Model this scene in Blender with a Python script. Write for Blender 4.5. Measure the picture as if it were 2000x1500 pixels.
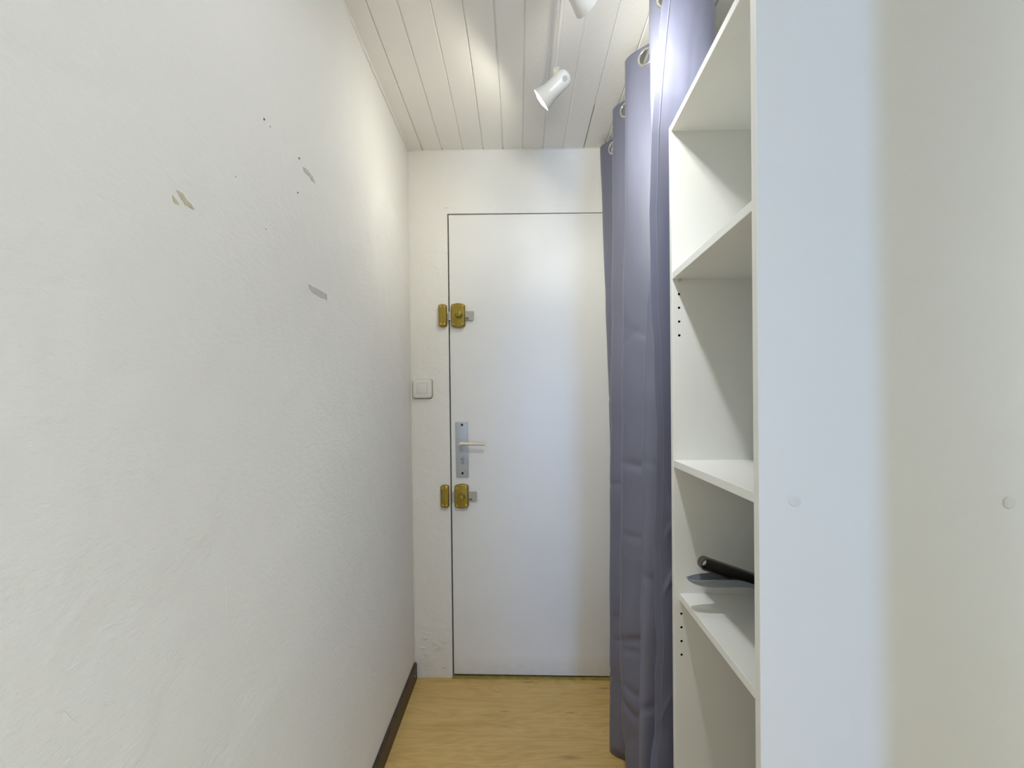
import bpy, bmesh, math, random
from mathutils import Vector, Matrix, noise, Quaternion

random.seed(7)
PI = math.pi
for o in list(bpy.data.objects):
    bpy.data.objects.remove(o, do_unlink=True)
S = bpy.context.scene
C = S.collection

# ------------------------------------------------------------------ camera
F = 889.0                      # focal length in pixels of a 2000 px wide frame
CX, CY = 1013.0, 787.0         # vanishing point of the corridor in the frame
ROLL = 0.0135
CAMZ = 1.22
cr, sr = math.cos(ROLL), math.sin(ROLL)
cam_d = bpy.data.cameras.new('camera')
cam = bpy.data.objects.new('camera', cam_d)
C.objects.link(cam)
cam_d.sensor_width = 36
cam_d.lens = F / 2000 * 36
cam_d.shift_x = (1000 - CX) / 2000
cam_d.shift_y = (CY - 750) / 2000
cam_d.clip_start = 0.02
cam.matrix_world = Matrix(((cr, sr, 0, 0), (0, 0, -1, 0), (-sr, cr, 0, CAMZ), (0, 0, 0, 1)))
S.camera = cam

# ------------------------------------------------------------------ colour management, world, lights
S.view_settings.view_transform = 'Standard'
S.view_settings.look = 'None'
S.view_settings.gamma = 1
S.view_settings.use_curve_mapping = False
S.view_settings.exposure = 0.07

w = bpy.data.worlds.new('world')
S.world = w
w.use_nodes = True
bg = w.node_tree.nodes['Background']
bg.inputs[0].default_value = (0.62, 0.78, 1.0, 1)
bg.inputs[1].default_value = 1.0


def area(name, loc, rot, sx, sy, power, col):
    d = bpy.data.lights.new(name, 'AREA')
    d.shape = 'RECTANGLE'
    d.size, d.size_y = sx, sy
    d.energy = power
    d.color = col
    o = bpy.data.objects.new(name, d)
    C.objects.link(o)
    o.location = loc
    o.rotation_euler = rot
    return o


# daylight through the tall window behind the camera, and an added unseen fill light
area('daylight_rear', (0.70, -4.7, 1.15), (PI / 2, 0, 0), 0.46, 2.0, 77, (0.26, 0.49, 1.0))
area('room_fill_light', (1.8, -1.6, 2.30), (0, 0, 0), .6, .6, 50, (.87, .99, 1.05))
# (wide spill of the bulb, reflector beam) of each lamp head
LAMP_POWER = ((3.3, 6.2), (4.6, 33.0), (4.0, 21.5))
LAMP_COLOR = ((1.0, .97, .82), (.98, .985, .89), (.95, 1.0, 1.06))


# ------------------------------------------------------------------ geometry helpers
def P(px, py, Y):
    u = (px - CX) * Y / F
    v = (CY - py) * Y / F
    return Vector((cr * u + sr * v, Y, CAMZ - sr * u + cr * v))


def ray(px, py):
    return P(px, py, 1.0) - Vector((0, 0, CAMZ))


def on_x(px, py, X):
    d = ray(px, py)
    return Vector((0, 0, CAMZ)) + d * (X / d.x)


def on_z(px, py, Z):
    d = ray(px, py)
    return Vector((0, 0, CAMZ)) + d * ((Z - CAMZ) / d.z)


def floor_z(x):
    return -0.0007 - 0.0239 * x


def new_bm():
    return bmesh.new()


def world_of(o):
    m = o.matrix_basis.copy()
    p = o.parent
    while p is not None:
        m = p.matrix_basis @ m
        p = p.parent
    return m


def obj(name, bm, mat, parent=None, smooth=False, local=False, recalc=True):
    """link bm as one mesh object; bm is in world space unless local (then in the parent's space)"""
    if recalc:
        bmesh.ops.recalc_face_normals(bm, faces=bm.faces)
    if parent is not None and not local:
        bm.transform(world_of(parent).inverted())
    me = bpy.data.meshes.new(name)
    bm.to_mesh(me)
    bm.free()
    if smooth:
        for p in me.polygons:
            p.use_smooth = True
        if smooth != True:
            me.set_sharp_from_angle(angle=smooth)
    if mat is not None:
        me.materials.append(mat)
    o = bpy.data.objects.new(name, me)
    C.objects.link(o)
    if parent is not None:
        o.parent = parent
    return o


def box(bm, x0, x1, y0, y1, z0, z1, bev=0.0, seg=2, M=None):
    r = bmesh.ops.create_cube(bm, size=1)
    vs = r['verts']
    for v in vs:
        v.co = Vector((x0 + (v.co.x + .5) * (x1 - x0), y0 + (v.co.y + .5) * (y1 - y0), z0 + (v.co.z + .5) * (z1 - z0)))
    if bev > 0:
        es = list({e for v in vs for e in v.link_edges})
        rr = bmesh.ops.bevel(bm, geom=es, offset=bev, segments=seg, affect='EDGES', profile=0.5)
        vs = list({v for f in rr['faces'] for v in f.verts} | {v for v in vs if v.is_valid})
    if M is not None:
        for v in vs:
            v.co = M @ v.co
    return vs


def prism(bm, pts, d):
    """polygon pts (world vectors) extruded by vector d"""
    a = [bm.verts.new(p) for p in pts]
    b = [bm.verts.new(Vector(p) + d) for p in pts]
    n = len(pts)
    bm.faces.new(a)
    bm.faces.new(b[::-1])
    for i in range(n):
        bm.faces.new((a[i], b[i], b[(i + 1) % n], a[(i + 1) % n]))
    return a + b


def frame_of(d):
    d = Vector(d).normalized()
    up = Vector((0, 0, 1)) if abs(d.z) < .95 else Vector((1, 0, 0))
    x = up.cross(d).normalized()
    y = d.cross(x)
    return x, y, d


def tube(bm, pts, r, n=10, cap=True):
    pts = [Vector(p) for p in pts]
    rs = r if isinstance(r, (list, tuple)) else [r] * len(pts)
    rings = []
    px = None
    for i, p in enumerate(pts):
        t = (pts[min(i + 1, len(pts) - 1)] - pts[max(i - 1, 0)])
        x, y, d = frame_of(t)
        if px is not None:
            x = (px - d * px.dot(d)).normalized()
            y = d.cross(x)
        px = x
        rings.append([bm.verts.new(p + (x * math.cos(2 * PI * k / n) + y * math.sin(2 * PI * k / n)) * rs[i]) for k in range(n)])
    for a, b in zip(rings[:-1], rings[1:]):
        for k in range(n):
            bm.faces.new((a[k], a[(k + 1) % n], b[(k + 1) % n], b[k]))
    if cap:
        bm.faces.new(rings[0][::-1])
        bm.faces.new(rings[-1])


def lathe(bm, prof, origin, axis, n=32, close=False):
    """prof: list of (s along axis, radius)"""
    x, y, d = frame_of(axis)
    o = Vector(origin)
    rings = []
    for s, r in prof:
        if r < 1e-5:
            rings.append([bm.verts.new(o + d * s)])
        else:
            rings.append([bm.verts.new(o + d * s + (x * math.cos(2 * PI * k / n) + y * math.sin(2 * PI * k / n)) * r) for k in range(n)])
    for a, b in zip(rings[:-1], rings[1:]):
        if len(a) == 1 and len(b) == 1:
            continue
        for k in range(n):
            k2 = (k + 1) % n
            if len(a) == 1:
                bm.faces.new((a[0], b[k2], b[k]))
            elif len(b) == 1:
                bm.faces.new((a[k], a[k2], b[0]))
            else:
                bm.faces.new((a[k], a[k2], b[k2], b[k]))


def torus(bm, c, nrm, R, r, n=28, m=10, flat=1.0):
    x, y, d = frame_of(nrm)
    c = Vector(c)
    g = []
    for i in range(n):
        a = 2 * PI * i / n
        e = x * math.cos(a) + y * math.sin(a)
        g.append([bm.verts.new(c + e * (R + r * math.cos(2 * PI * j / m)) + d * (r * flat * math.sin(2 * PI * j / m))) for j in range(m)])
    for i in range(n):
        for j in range(m):
            bm.faces.new((g[i][j], g[(i + 1) % n][j], g[(i + 1) % n][(j + 1) % m], g[i][(j + 1) % m]))


def rounded_rect(w, h, r, seg=5, bulge=0.0):
    """outline points (x, z) of a rounded rectangle centred on 0; bulge bows the top and bottom edge outwards"""
    pts = []
    for cx, cz, a0 in ((w / 2 - r, h / 2 - r, 0), (-w / 2 + r, h / 2 - r, PI / 2), (-w / 2 + r, -h / 2 + r, PI), (w / 2 - r, -h / 2 + r, 1.5 * PI)):
        for k in range(seg + 1):
            a = a0 + PI / 2 * k / seg
            pts.append((cx + r * math.cos(a), cz + r * math.sin(a)))
    out = []
    for i, p in enumerate(pts):
        out.append(p)
        q = pts[(i + 1) % len(pts)]
        if bulge and abs(p[1] - q[1]) < 1e-6 and abs(p[0] - q[0]) > r:
            for k in range(1, 8):
                t = k / 8
                out.append((p[0] + (q[0] - p[0]) * t, p[1] + math.copysign(bulge, p[1]) * math.sin(PI * t)))
    return out


def pillow_plate(bm, c, outline, depth, inset_steps):
    """plate on a wall facing -Y: outline scaled through inset steps [(scale offset, y offset)]"""
    rings = []
    for ins, dy in inset_steps:
        ring = []
        for x, z in outline:
            l = math.hypot(x, z)
            # inset towards the centre by a fixed distance
            fx = max(abs(x) - ins, 0) * (1 if x > 0 else -1)
            fz = max(abs(z) - ins, 0) * (1 if z > 0 else -1)
            ring.append(bm.verts.new((c[0] + fx, c[1] - dy, c[2] + fz)))
        rings.append(ring)
    n = len(outline)
    for a, b in zip(rings[:-1], rings[1:]):
        for k in range(n):
            bm.faces.new((a[k], a[(k + 1) % n], b[(k + 1) % n], b[k]))
    bm.faces.new(rings[-1])
    bm.faces.new(rings[0][::-1])


def thing(name, label, cat, loc=(0, 0, 0), rot=(0, 0, 0), group=None):
    o = bpy.data.objects.new(name, None)
    C.objects.link(o)
    o.empty_display_size = 0.05
    o.location = loc
    o.rotation_euler = rot
    o['label'] = label
    o['category'] = cat
    if group:
        o['group'] = group
    return o


def struct(o, label, cat):
    o['kind'] = 'structure'
    o['label'] = label
    o['category'] = cat
    return o


# ------------------------------------------------------------------ materials
def nt(name):
    m = bpy.data.materials.new(name)
    m.use_nodes = True
    t = m.node_tree
    return m, t, t.nodes, t.links, t.nodes['Principled BSDF']


def coords(t, scale=(1, 1, 1)):
    tc = t.nodes.new('ShaderNodeTexCoord')
    geo = t.nodes.new('ShaderNodeNewGeometry')
    mp = t.nodes.new('ShaderNodeMapping')
    mp.inputs['Scale'].default_value = scale
    t.links.new(geo.outputs['Position'], mp.inputs['Vector'])
    return mp.outputs['Vector']


def noise_node(t, vec, scale, detail=4, rough=.55, dist=0.0):
    n = t.nodes.new('ShaderNodeTexNoise')
    n.inputs['Scale'].default_value = scale
    n.inputs['Detail'].default_value = detail
    n.inputs['Roughness'].default_value = rough
    n.inputs['Distortion'].default_value = dist
    t.links.new(vec, n.inputs['Vector'])
    return n.outputs['Fac']


def ramp(t, fac, stops):
    r = t.nodes.new('ShaderNodeValToRGB')
    e = r.color_ramp.elements
    e[0].position, e[0].color = stops[0][0], (*stops[0][1], 1)
    e[1].position, e[1].color = stops[-1][0], (*stops[-1][1], 1)
    for p, c in stops[1:-1]:
        k = e.new(p)
        k.color = (*c, 1)
    t.links.new(fac, r.inputs['Fac'])
    return r.outputs['Color']


def mathn(t, op, a, b=None):
    n = t.nodes.new('ShaderNodeMath')
    n.operation = op
    for i, v in enumerate((a, b)):
        if v is None:
            continue
        if isinstance(v, (int, float)):
            n.inputs[i].default_value = v
        else:
            t.links.new(v, n.inputs[i])
    return n.outputs[0]


def add_bump(t, bsdf, layers, dist=0.002, strength=1.0):
    """layers: list of (fac socket, weight)"""
    s = None
    for f, wgt in layers:
        q = mathn(t, 'MULTIPLY', f, wgt)
        s = q if s is None else mathn(t, 'ADD', s, q)
    b = t.nodes.new('ShaderNodeBump')
    b.inputs['Strength'].default_value = strength
    b.inputs['Distance'].default_value = dist
    t.links.new(s, b.inputs['Height'])
    t.links.new(b.outputs['Normal'], bsdf.inputs['Normal'])


def simple(name, col, rough=.5, metal=0.0, vary=0.0, vscale=8, bump=0.0, bscale=200, spec=.5, **kw):
    m, t, n, l, b = nt(name)
    b.inputs['Roughness'].default_value = rough
    b.inputs['Metallic'].default_value = metal
    b.inputs['Specular IOR Level'].default_value = spec
    v = coords(t)
    f = noise_node(t, v, vscale, 3)
    lo = tuple(c * (1 - vary) for c in col)
    hi = tuple(min(1, c * (1 + vary)) for c in col)
    l.new(ramp(t, f, [(.3, lo), (.7, hi)]), b.inputs['Base Color'])
    if bump:
        add_bump(t, b, [(noise_node(t, v, bscale, 3), 1)], dist=bump)
    return m


def plaster(name, lo, hi, rough, lumps, fine):
    m, t, n, l, b = nt(name)
    v = coords(t)
    f = noise_node(t, v, 2.3, 5, .6)
    l.new(ramp(t, f, [(.3, lo), (.7, hi)]), b.inputs['Base Color'])
    b.inputs['Roughness'].default_value = rough
    b.inputs['Specular IOR Level'].default_value = .35
    v2 = coords(t, (1, 1, 2.2))
    add_bump(t, b, [(noise_node(t, v, 7, 3, .5, .6), lumps), (noise_node(t, v2, 55, 4, .6), fine), (noise_node(t, v, 260, 2, .5), fine * .25)], dist=.006)
    return m


M_wall = plaster('white_wall_paint', (.89, .875, .84), (.915, .90, .865), .6, .9, .24)
M_back = plaster('white_plaster_paint', (.89, .875, .84), (.915, .90, .865), .6, 1.3, .20)
M_ceil = simple('white_ceiling_paint', (.90, .885, .85), .5, vary=.015, vscale=4, bump=.0006, bscale=60)
M_room = simple('room_wall_paint', (.89, .885, .87), .7, vary=.01)
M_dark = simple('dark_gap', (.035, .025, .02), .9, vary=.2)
M_lam = simple('white_laminate', (.915, .91, .86), .42, vary=.006, bump=.0001, bscale=900)
M_edge = simple('laminate_edge_band', (.86, .86, .84), .4, vary=.005)
M_hole = simple('hole_dark_brown', (.03, .022, .015), .8, vary=.1)
M_brass = simple('olive_brass_enamel', (.34, .245, .035), .33, metal=.55, vary=.08, vscale=60, bump=.0001, bscale=700)
M_goldscrew = simple('brass_screw', (.62, .47, .18), .28, metal=1, vary=.05)
M_steel = simple('satin_steel', (.46, .44, .39), .5, metal=.35, vary=.06, vscale=80, bump=.0001, bscale=500)
M_alu = simple('anodised_aluminium', (.50, .53, .57), .48, metal=.35, vary=.02, vscale=40)
M_cream = simple('cream_metal', (.66, .60, .46), .38, metal=.25, vary=.03)
M_plastic = simple('white_plastic', (.84, .83, .80), .35, vary=.005)
M_lampwhite = simple('white_lamp_enamel', (.83, .82, .79), .28, vary=.004)
M_joint = simple('ivory_plastic', (.80, .765, .64), .4, vary=.01)
M_chrome = simple('chrome', (.82, .80, .76), .16, metal=1, vary=.01)
M_base = simple('dark_brown_wood', (.060, .036, .020), .45, vary=.35, vscale=30, bump=.0003, bscale=120)
M_chip = simple('bare_plaster_patch', (.66, .59, .43), .85, vary=.1, vscale=90)
M_chip2 = simple('grey_scuff', (.62, .60, .55), .85, vary=.12, vscale=160)
M_grime_shade = simple('grime_shade', (.36, .33, .28), .9, vary=.35, vscale=120)
M_speck = simple('dark_speck', (.18, .17, .14), .9, vary=.2)
M_pan = simple('blue_grey_plastic', (.26, .28, .31), .33, vary=.02)
M_brush = simple('dark_brown_plastic', (.055, .046, .036), .35, vary=.05)
M_bristle = simple('brush_bristles', (.08, .075, .07), .8, vary=.2)
M_yellow = simple('yellowed_threshold', (.42, .33, .09), .5, vary=.2, vscale=40)
M_mark = simple('black_ink', (.03, .03, .03), .7)


def satin_door():
    m, t, n, l, b = nt('satin_door_paint')
    v = coords(t)
    f = noise_node(t, v, 3, 5, .6)
    base = ramp(t, f, [(.3, (.86, .85, .825)), (.7, (.89, .88, .855))])
    # grime along the bottom edge
    sep = t.nodes.new('ShaderNodeSeparateXYZ')
    l.new(v, sep.inputs[0])
    mr = t.nodes.new('ShaderNodeMapRange')
    mr.inputs['From Min'].default_value = 0.10
    mr.inputs['From Max'].default_value = 0.0
    l.new(sep.outputs['Z'], mr.inputs['Value'])
    dirt = mathn(t, 'MULTIPLY', mr.outputs[0], noise_node(t, coords(t, (1, 1, 2)), 22, 5, .7))
    mix = t.nodes.new('ShaderNodeMixRGB')
    mix.blend_type = 'MULTIPLY'
    l.new(mathn(t, 'MULTIPLY', dirt, .55), mix.inputs['Fac'])
    l.new(base, mix.inputs['Color1'])
    mix.inputs['Color2'].default_value = (.45, .40, .33, 1)
    l.new(mix.outputs[0], b.inputs['Base Color'])
    b.inputs['Roughness'].default_value = .36
    b.inputs['Specular IOR Level'].default_value = .5
    add_bump(t, b, [(noise_node(t, v, 5, 2), .6), (noise_node(t, v, 90, 3), .03)], dist=.004)
    return m


M_door = satin_door()


def fabric():
    m, t, n, l, b = nt('grey_lilac_curtain_satin')
    v = coords(t)
    f = noise_node(t, coords(t, (1, 1, .3)), 6, 3)
    l.new(ramp(t, f, [(.3, (.140, .144, .210)), (.7, (.156, .160, .230))]), b.inputs['Base Color'])
    b.inputs['Roughness'].default_value = .40
    b.inputs['Specular IOR Level'].default_value = .9
    b.inputs['Sheen Weight'].default_value = .10
    b.inputs['Sheen Roughness'].default_value = .4
    b.inputs['Sheen Tint'].default_value = (.9, .9, 1, 1)
    vw = coords(t, (1, 1, 1))
    add_bump(t, b, [(noise_node(t, vw, 1400, 2), .2), (noise_node(t, coords(t, (1, 1, .35)), 14, 2), 1.0)], dist=.0012)
    return m


M_cloth = fabric()


def oak():
    m, t, n, l, b = nt('light_oak_laminate')
    oi = t.nodes.new('ShaderNodeObjectInfo')
    geo = t.nodes.new('ShaderNodeNewGeometry')
    off = t.nodes.new('ShaderNodeVectorMath')
    off.operation = 'SCALE'
    off.inputs[0].default_value = (7.3, 3.1, 5.7)
    l.new(oi.outputs['Random'], off.inputs['Scale'])
    add = t.nodes.new('ShaderNodeVectorMath')
    add.operation = 'ADD'
    l.new(geo.outputs['Position'], add.inputs[0])
    l.new(off.outputs[0], add.inputs[1])

    def mp(s):
        k = t.nodes.new('ShaderNodeMapping')
        k.inputs['Scale'].default_value = s
        l.new(add.outputs[0], k.inputs['Vector'])
        return k.outputs['Vector']
    big = noise_node(t, mp((1.6, 7.0, 0)), 1.0, 3, .5, .5)
    rings = mathn(t, 'FRACT', mathn(t, 'MULTIPLY', big, 13))
    rings = mathn(t, 'ABSOLUTE', mathn(t, 'SUBTRACT', rings, .5))
    streak = noise_node(t, mp((5, 170, 0)), 1.0, 6, .7)
    broad = noise_node(t, mp((2.2, 22, 0)), 1.0, 4, .6)
    s = mathn(t, 'ADD', mathn(t, 'MULTIPLY', rings, .22), mathn(t, 'MULTIPLY', streak, .62))
    s = mathn(t, 'ADD', s, mathn(t, 'MULTIPLY', broad, .56))
    col = ramp(t, s, [(.36, (.46, .285, .085)), (.55, (.68, .44, .146)), (.70, (.77, .525, .195)), (.92, (.82, .60, .245))])
    last = col
    # knots
    for px, py, sx, sy in ((1033, 1334, 20, 90), (1112, 1479, 16, 60), (985, 1392, 30, 120), (1115, 1392, 30, 140), (1180, 1342, 22, 80)):
        k = on_z(px, py, -.004)
        sub = t.nodes.new('ShaderNodeVectorMath')
        sub.operation = 'SUBTRACT'
        l.new(geo.outputs['Position'], sub.inputs[0])
        sub.inputs[1].default_value = k
        mul = t.nodes.new('ShaderNodeVectorMath')
        mul.operation = 'MULTIPLY'
        l.new(sub.outputs[0], mul.inputs[0])
        mul.inputs[1].default_value = (sx, sy, 0)
        ln = t.nodes.new('ShaderNodeVectorMath')
        ln.operation = 'LENGTH'
        l.new(mul.outputs[0], ln.inputs[0])
        d = mathn(t, 'ADD', ln.outputs['Value'], mathn(t, 'MULTIPLY', streak, .9))
        mr = t.nodes.new('ShaderNodeMapRange')
        mr.inputs['From Min'].default_value = 1.3
        mr.inputs['From Max'].default_value = .3
        l.new(d, mr.inputs['Value'])
        mx = t.nodes.new('ShaderNodeMixRGB')
        mx.blend_type = 'MIX'
        l.new(mathn(t, 'MULTIPLY', mr.outputs[0], .75), mx.inputs['Fac'])
        l.new(last, mx.inputs['Color1'])
        mx.inputs['Color2'].default_value = (.26, .155, .06, 1)
        last = mx.outputs[0]
    l.new(last, b.inputs['Base Color'])
    b.inputs['Roughness'].default_value = .42
    add_bump(t, b, [(streak, .5)], dist=.0006)
    return m


M_oak = oak()


def emit(name, col, strength):
    m, t, n, l, b = nt(name)
    b.inputs['Base Color'].default_value = (.9, .9, .9, 1)
    b.inputs['Emission Color'].default_value = (*col, 1)
    b.inputs['Emission Strength'].default_value = strength
    return m


M_bulb = emit('lit_bulb', (1, .97, .92), 6.0)

# ------------------------------------------------------------------ room shell
D = 2.02            # depth of the entrance wall
XL = -0.475         # left wall
XR = 1.0            # right wall of the closet
ZC = 2.346          # underside of the ceiling boards
YB = -4.6           # rear wall
XRR = 2.6           # right wall of the room behind the camera

# floor with its laminate planks (they run across the corridor)
bm = new_bm()
x0, x1 = XL - .1, XRR + .1
prism(bm, [Vector((x0, YB - .1, floor_z(x0) - .0085)), Vector((x1, YB - .1, floor_z(x1) - .0085)), Vector((x1, D + .1, floor_z(x1) - .0085)), Vector((x0, D + .1, floor_z(x0) - .0085))], Vector((0, 0, -.1)))
floor = struct(obj('floor', bm, M_dark), 'light oak laminate floor with planks running across the narrow entry', 'floor')
ys = [D - .002, 1.882, 1.676, 1.47, 1.264, 1.058, .852, .646, .44]
while ys[-1] > YB + .2:
    ys.append(ys[-1] - .206)
ys[-1] = YB
for i, (ya, yb) in enumerate(zip(ys[1:], ys[:-1])):
    bm = new_bm()
    a, b2 = XL + .004, (XR if ya > .2 else XRR)
    g = .0004
    zt = 0.0
    pr = [(ya + g, -.008), (yb - g, -.008), (yb - g, -.0008), (yb - g - .0012, 0), (ya + g + .0012, 0), (ya + g, -.0008)]
    va = [bm.verts.new((a, y, floor_z(a) + z)) for y, z in pr]
    vb = [bm.verts.new((b2, y, floor_z(b2) + z)) for y, z in pr]
    bm.faces.new(va)
    bm.faces.new(vb[::-1])
    for k in range(6):
        bm.faces.new((va[k], vb[k], vb[(k + 1) % 6], va[(k + 1) % 6]))
    obj('floor_plank', bm, M_oak, floor)

# left wall: a gently uneven plaster sheet with thickness
bm = new_bm()
ny, nz = 150, 80
ya, yb, za, zb = YB, D + .02, -.06, ZC + .03
grid = []
for i in range(ny + 1):
    y = ya + (yb - ya) * i / ny
    row = []
    for j in range(nz + 1):
        z = za + (zb - za) * j / nz
        h = noise.noise((y * 1.3, z * 1.3, 3.1)) * .003 + noise.noise((y * 5, z * 5, 8.7)) * .0009
        row.append(bm.verts.new((XL + h - .001, y, z)))
    grid.append(row)
for i in range(ny):
    for j in range(nz):
        bm.faces.new((grid[i][j], grid[i + 1][j], grid[i + 1][j + 1], grid[i][j + 1]))
box(bm, XL - .12, XL - .006, ya, yb, za, zb)
wall_left = struct(obj('wall_left', bm, M_wall, smooth=.6), 'long white painted plaster wall on the left with chips and cracks', 'wall')

# entrance wall, with the opening for the door
d_tl, d_bl = P(876, 420.5, D), P(887, 1316, D)
d_tr, d_br = P(1176, 416.5, D), P(1192, 1320.5, D)


def lerp_to(a, b, X):
    t = (X - a.x) / (b.x - a.x)
    return a + (b - a) * t


DXR = d_bl.x + .73
d_tr = lerp_to(d_tl, d_tr, DXR)
d_br = lerp_to(d_bl, d_br, DXR)
o_tl, o_bl = P(873.4, 417.6, D), P(883.8, 1326, D)
o_tr = lerp_to(o_tl, P(1176, 415.2, D), DXR + .004)
o_br = Vector((DXR + .004, D, floor_z(DXR) - .03))
o_bl.z = -.03
TH = Vector((0, .1, 0))
ctop = ZC + .03
bm = new_bm()
nzs = 60
# left strip of plaster, gridded so that it can be lumpy
rows = []
for j in range(nzs + 1):
    t = j / nzs
    r = []
    for i in range(11):
        s = i / 10
        lo = Vector((XL - .01, D, -.05)).lerp(Vector((o_bl.x, D, -.05)), s)
        hi = Vector((XL - .01, D, o_tl.z)).lerp(o_tl, s)
        p = lo.lerp(hi, t)
        amp = .0018 + .0075 * max(0, 1 - p.z / .30)
        edge = math.sin(PI * min(1, max(0, (1 - s) * 3)) / 2)
        p.y += -abs(noise.noise((p.x * 14, p.z * 14, 1.7))) * amp * edge + noise.noise((p.x * 45, p.z * 45, 5.2)) * amp * .35 * edge
        r.append(bm.verts.new(p))
    rows.append(r)
for j in range(nzs):
    for i in range(10):
        bm.faces.new((rows[j][i], rows[j][i + 1], rows[j + 1][i + 1], rows[j + 1][i]))
prism(bm, [Vector((XL - .1, D + .004, -.08)), Vector((o_bl.x, D + .004, -.08)), o_tl + Vector((0, .004, 0)), Vector((XL - .1, D + .004, o_tl.z))], TH)
prism(bm, [Vector((o_bl.x, D, -.05)), Vector((o_bl.x, D, -.05)) + Vector((0, .004, 0)), o_tl + Vector((0, .004, 0)), o_tl], Vector((-.0005, 0, 0)))
# above the door and right of it
prism(bm, [Vector((XL - .1, D, o_tl.z)), o_tl, o_tr, Vector((o_tr.x, D, ctop)), Vector((XL - .1, D, ctop))], TH)
prism(bm, [o_br, Vector((XR + .1, D, -.08)), Vector((XR + .1, D, ctop)), Vector((o_tr.x, D, ctop)), o_tr], TH)
wall_back = struct(obj('wall_back', bm, M_back, smooth=.5), 'white plastered end wall around the entrance door', 'wall')
# dark rebate behind the door gap
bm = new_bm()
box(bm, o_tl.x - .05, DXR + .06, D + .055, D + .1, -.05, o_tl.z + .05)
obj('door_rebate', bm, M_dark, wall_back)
# landing side closing slab
bm = new_bm()
box(bm, XL - .2, XR + .2, D + .1, D + .16, -.1, ctop + .1)
obj('masonry', bm, M_room, wall_back)

# head strip of the door frame, a hair proud of the plaster with a crack line above
bm = new_bm()
h0, h1 = P(876, 406, D), P(1176, 401.5, D)
h1 = lerp_to(h0, h1, DXR + .03)
b0, b1 = P(874, 417.4, D), lerp_to(o_tl, o_tr, DXR + .03)
vs = prism(bm, [b0, b1, h1, h0], Vector((0, -.0016, 0)))
trim_1 = struct(obj('trim_1', bm, M_back), 'white painted head strip of the door frame above the door', 'door frame')
bm = new_bm()
cpts = []
for k in range(26):
    t = k / 25
    p = P(868 + t * 312, 406.2 - t * 4.6 + noise.noise((t * 9, 0, 2)) * .8, D)
    p.y -= .0003
    cpts.append(p)
tube(bm, cpts, [.0004 + .0004 * abs(noise.noise((k * .7, 1, 0))) for k in range(26)], 5)
obj('crack', bm, M_grime_shade, trim_1)

# threshold
bm = new_bm()
p0, p1 = P(960, 1320.5, D), P(1192, 1325, D)
prism(bm, [Vector((o_bl.x, D - .012, floor_z(o_bl.x))), Vector((DXR, D - .012, floor_z(DXR))), Vector((DXR, D + .05, floor_z(DXR))), Vector((o_bl.x, D + .05, floor_z(o_bl.x)))], Vector((0, 0, .006)))
struct(obj('trim_2', bm, M_yellow), 'thin yellowed threshold strip under the entrance door', 'threshold')

# closet wall at the right, unseen piers placed to block window light, room behind the camera
bm = new_bm()
box(bm, XR, XR + .1, .62, D + .1, -.1, ctop)
struct(obj('wall_right', bm, M_room), 'white wall at the back of the closet behind the curtain and shelving', 'wall')
JX = .535
bm = new_bm()
box(bm, JX, .95, .23, .27, -.1, ctop)  # unseen pier, shaped to keep window light off the end panel's right
box(bm, XR, XRR + .1, .62, .66, -.1, ctop)
box(bm, XL - .05, .30, -1.56, -1.50, -.1, ctop)  # stub added to cut the window light on the door's left
struct(obj('wall_light_piers', bm, M_room), 'white wall piers beside the passage, unseen, placed to block window light', 'wall')
bm = new_bm()
W0, W1, WZ0, WZ1 = .46, .96, .08, 2.18
for a in ((XL - .1, W0, -.1, ctop), (W1, XRR + .1, -.1, ctop), (W0, W1, -.1, WZ0), (W0, W1, WZ1, ctop)):
    box(bm, a[0], a[1], YB - .12, YB, a[2], a[3])
struct(obj('wall_rear', bm, M_room), 'white rear wall with a tall window, behind the camera', 'wall')
bm = new_bm()
for a in ((YB - .1, .66, -.1, ctop),):
    box(bm, XRR, XRR + .1, a[0], a[1], a[2], a[3])
struct(obj('wall_side', bm, M_room), 'white side wall of the room behind the camera', 'wall')
bm = new_bm()
for a in ((W0, W0 + .05, WZ0, WZ1), (W1 - .05, W1, WZ0, WZ1), (W0, W1, WZ0, WZ0 + .06), (W0, W1, WZ1 - .05, WZ1)):
    box(bm, a[0], a[1], YB - .08, YB - .03, a[2], a[3], .004)
struct(obj('window_1', bm, M_plastic), 'tall white window frame in the rear wall', 'window')
# ceiling: slab, groove backing and tongue and groove boards
bm = new_bm()
box(bm, XL - .1, XRR + .1, YB - .12, D + .16, ZC + .03, ZC + .12)
box(bm, XL - .1, XRR + .1, YB, .70, ZC, ZC + .03)
SLOT = P(1139.7, 291, D).x
b_ = ZC + .0035
for a in ((XL - .1, SLOT - .002, .30, D - .006), (SLOT + .002, XR, .30, D - .006), (SLOT - .002, SLOT + .002, .30, 1.73)):
    box(bm, a[0], a[1], a[2], a[3], b_, b_ + .006)
ceiling = struct(obj('ceiling', bm, M_ceil), 'white painted tongue and groove board ceiling', 'ceiling')
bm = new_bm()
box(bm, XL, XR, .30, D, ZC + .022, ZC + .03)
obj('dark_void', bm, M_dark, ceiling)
pxs = [786, 825, 863, 904, 943.7, 981.9, 1020.8, 1059.8, 1099.5, 1139.7, 1180]
gx = [P(p, 292, D).x for p in pxs]
while gx[-1] < XR - .02:
    gx.append(gx[-1] + .0905)
gx[0] = XL - .01
gx[-1] = XR
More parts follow.
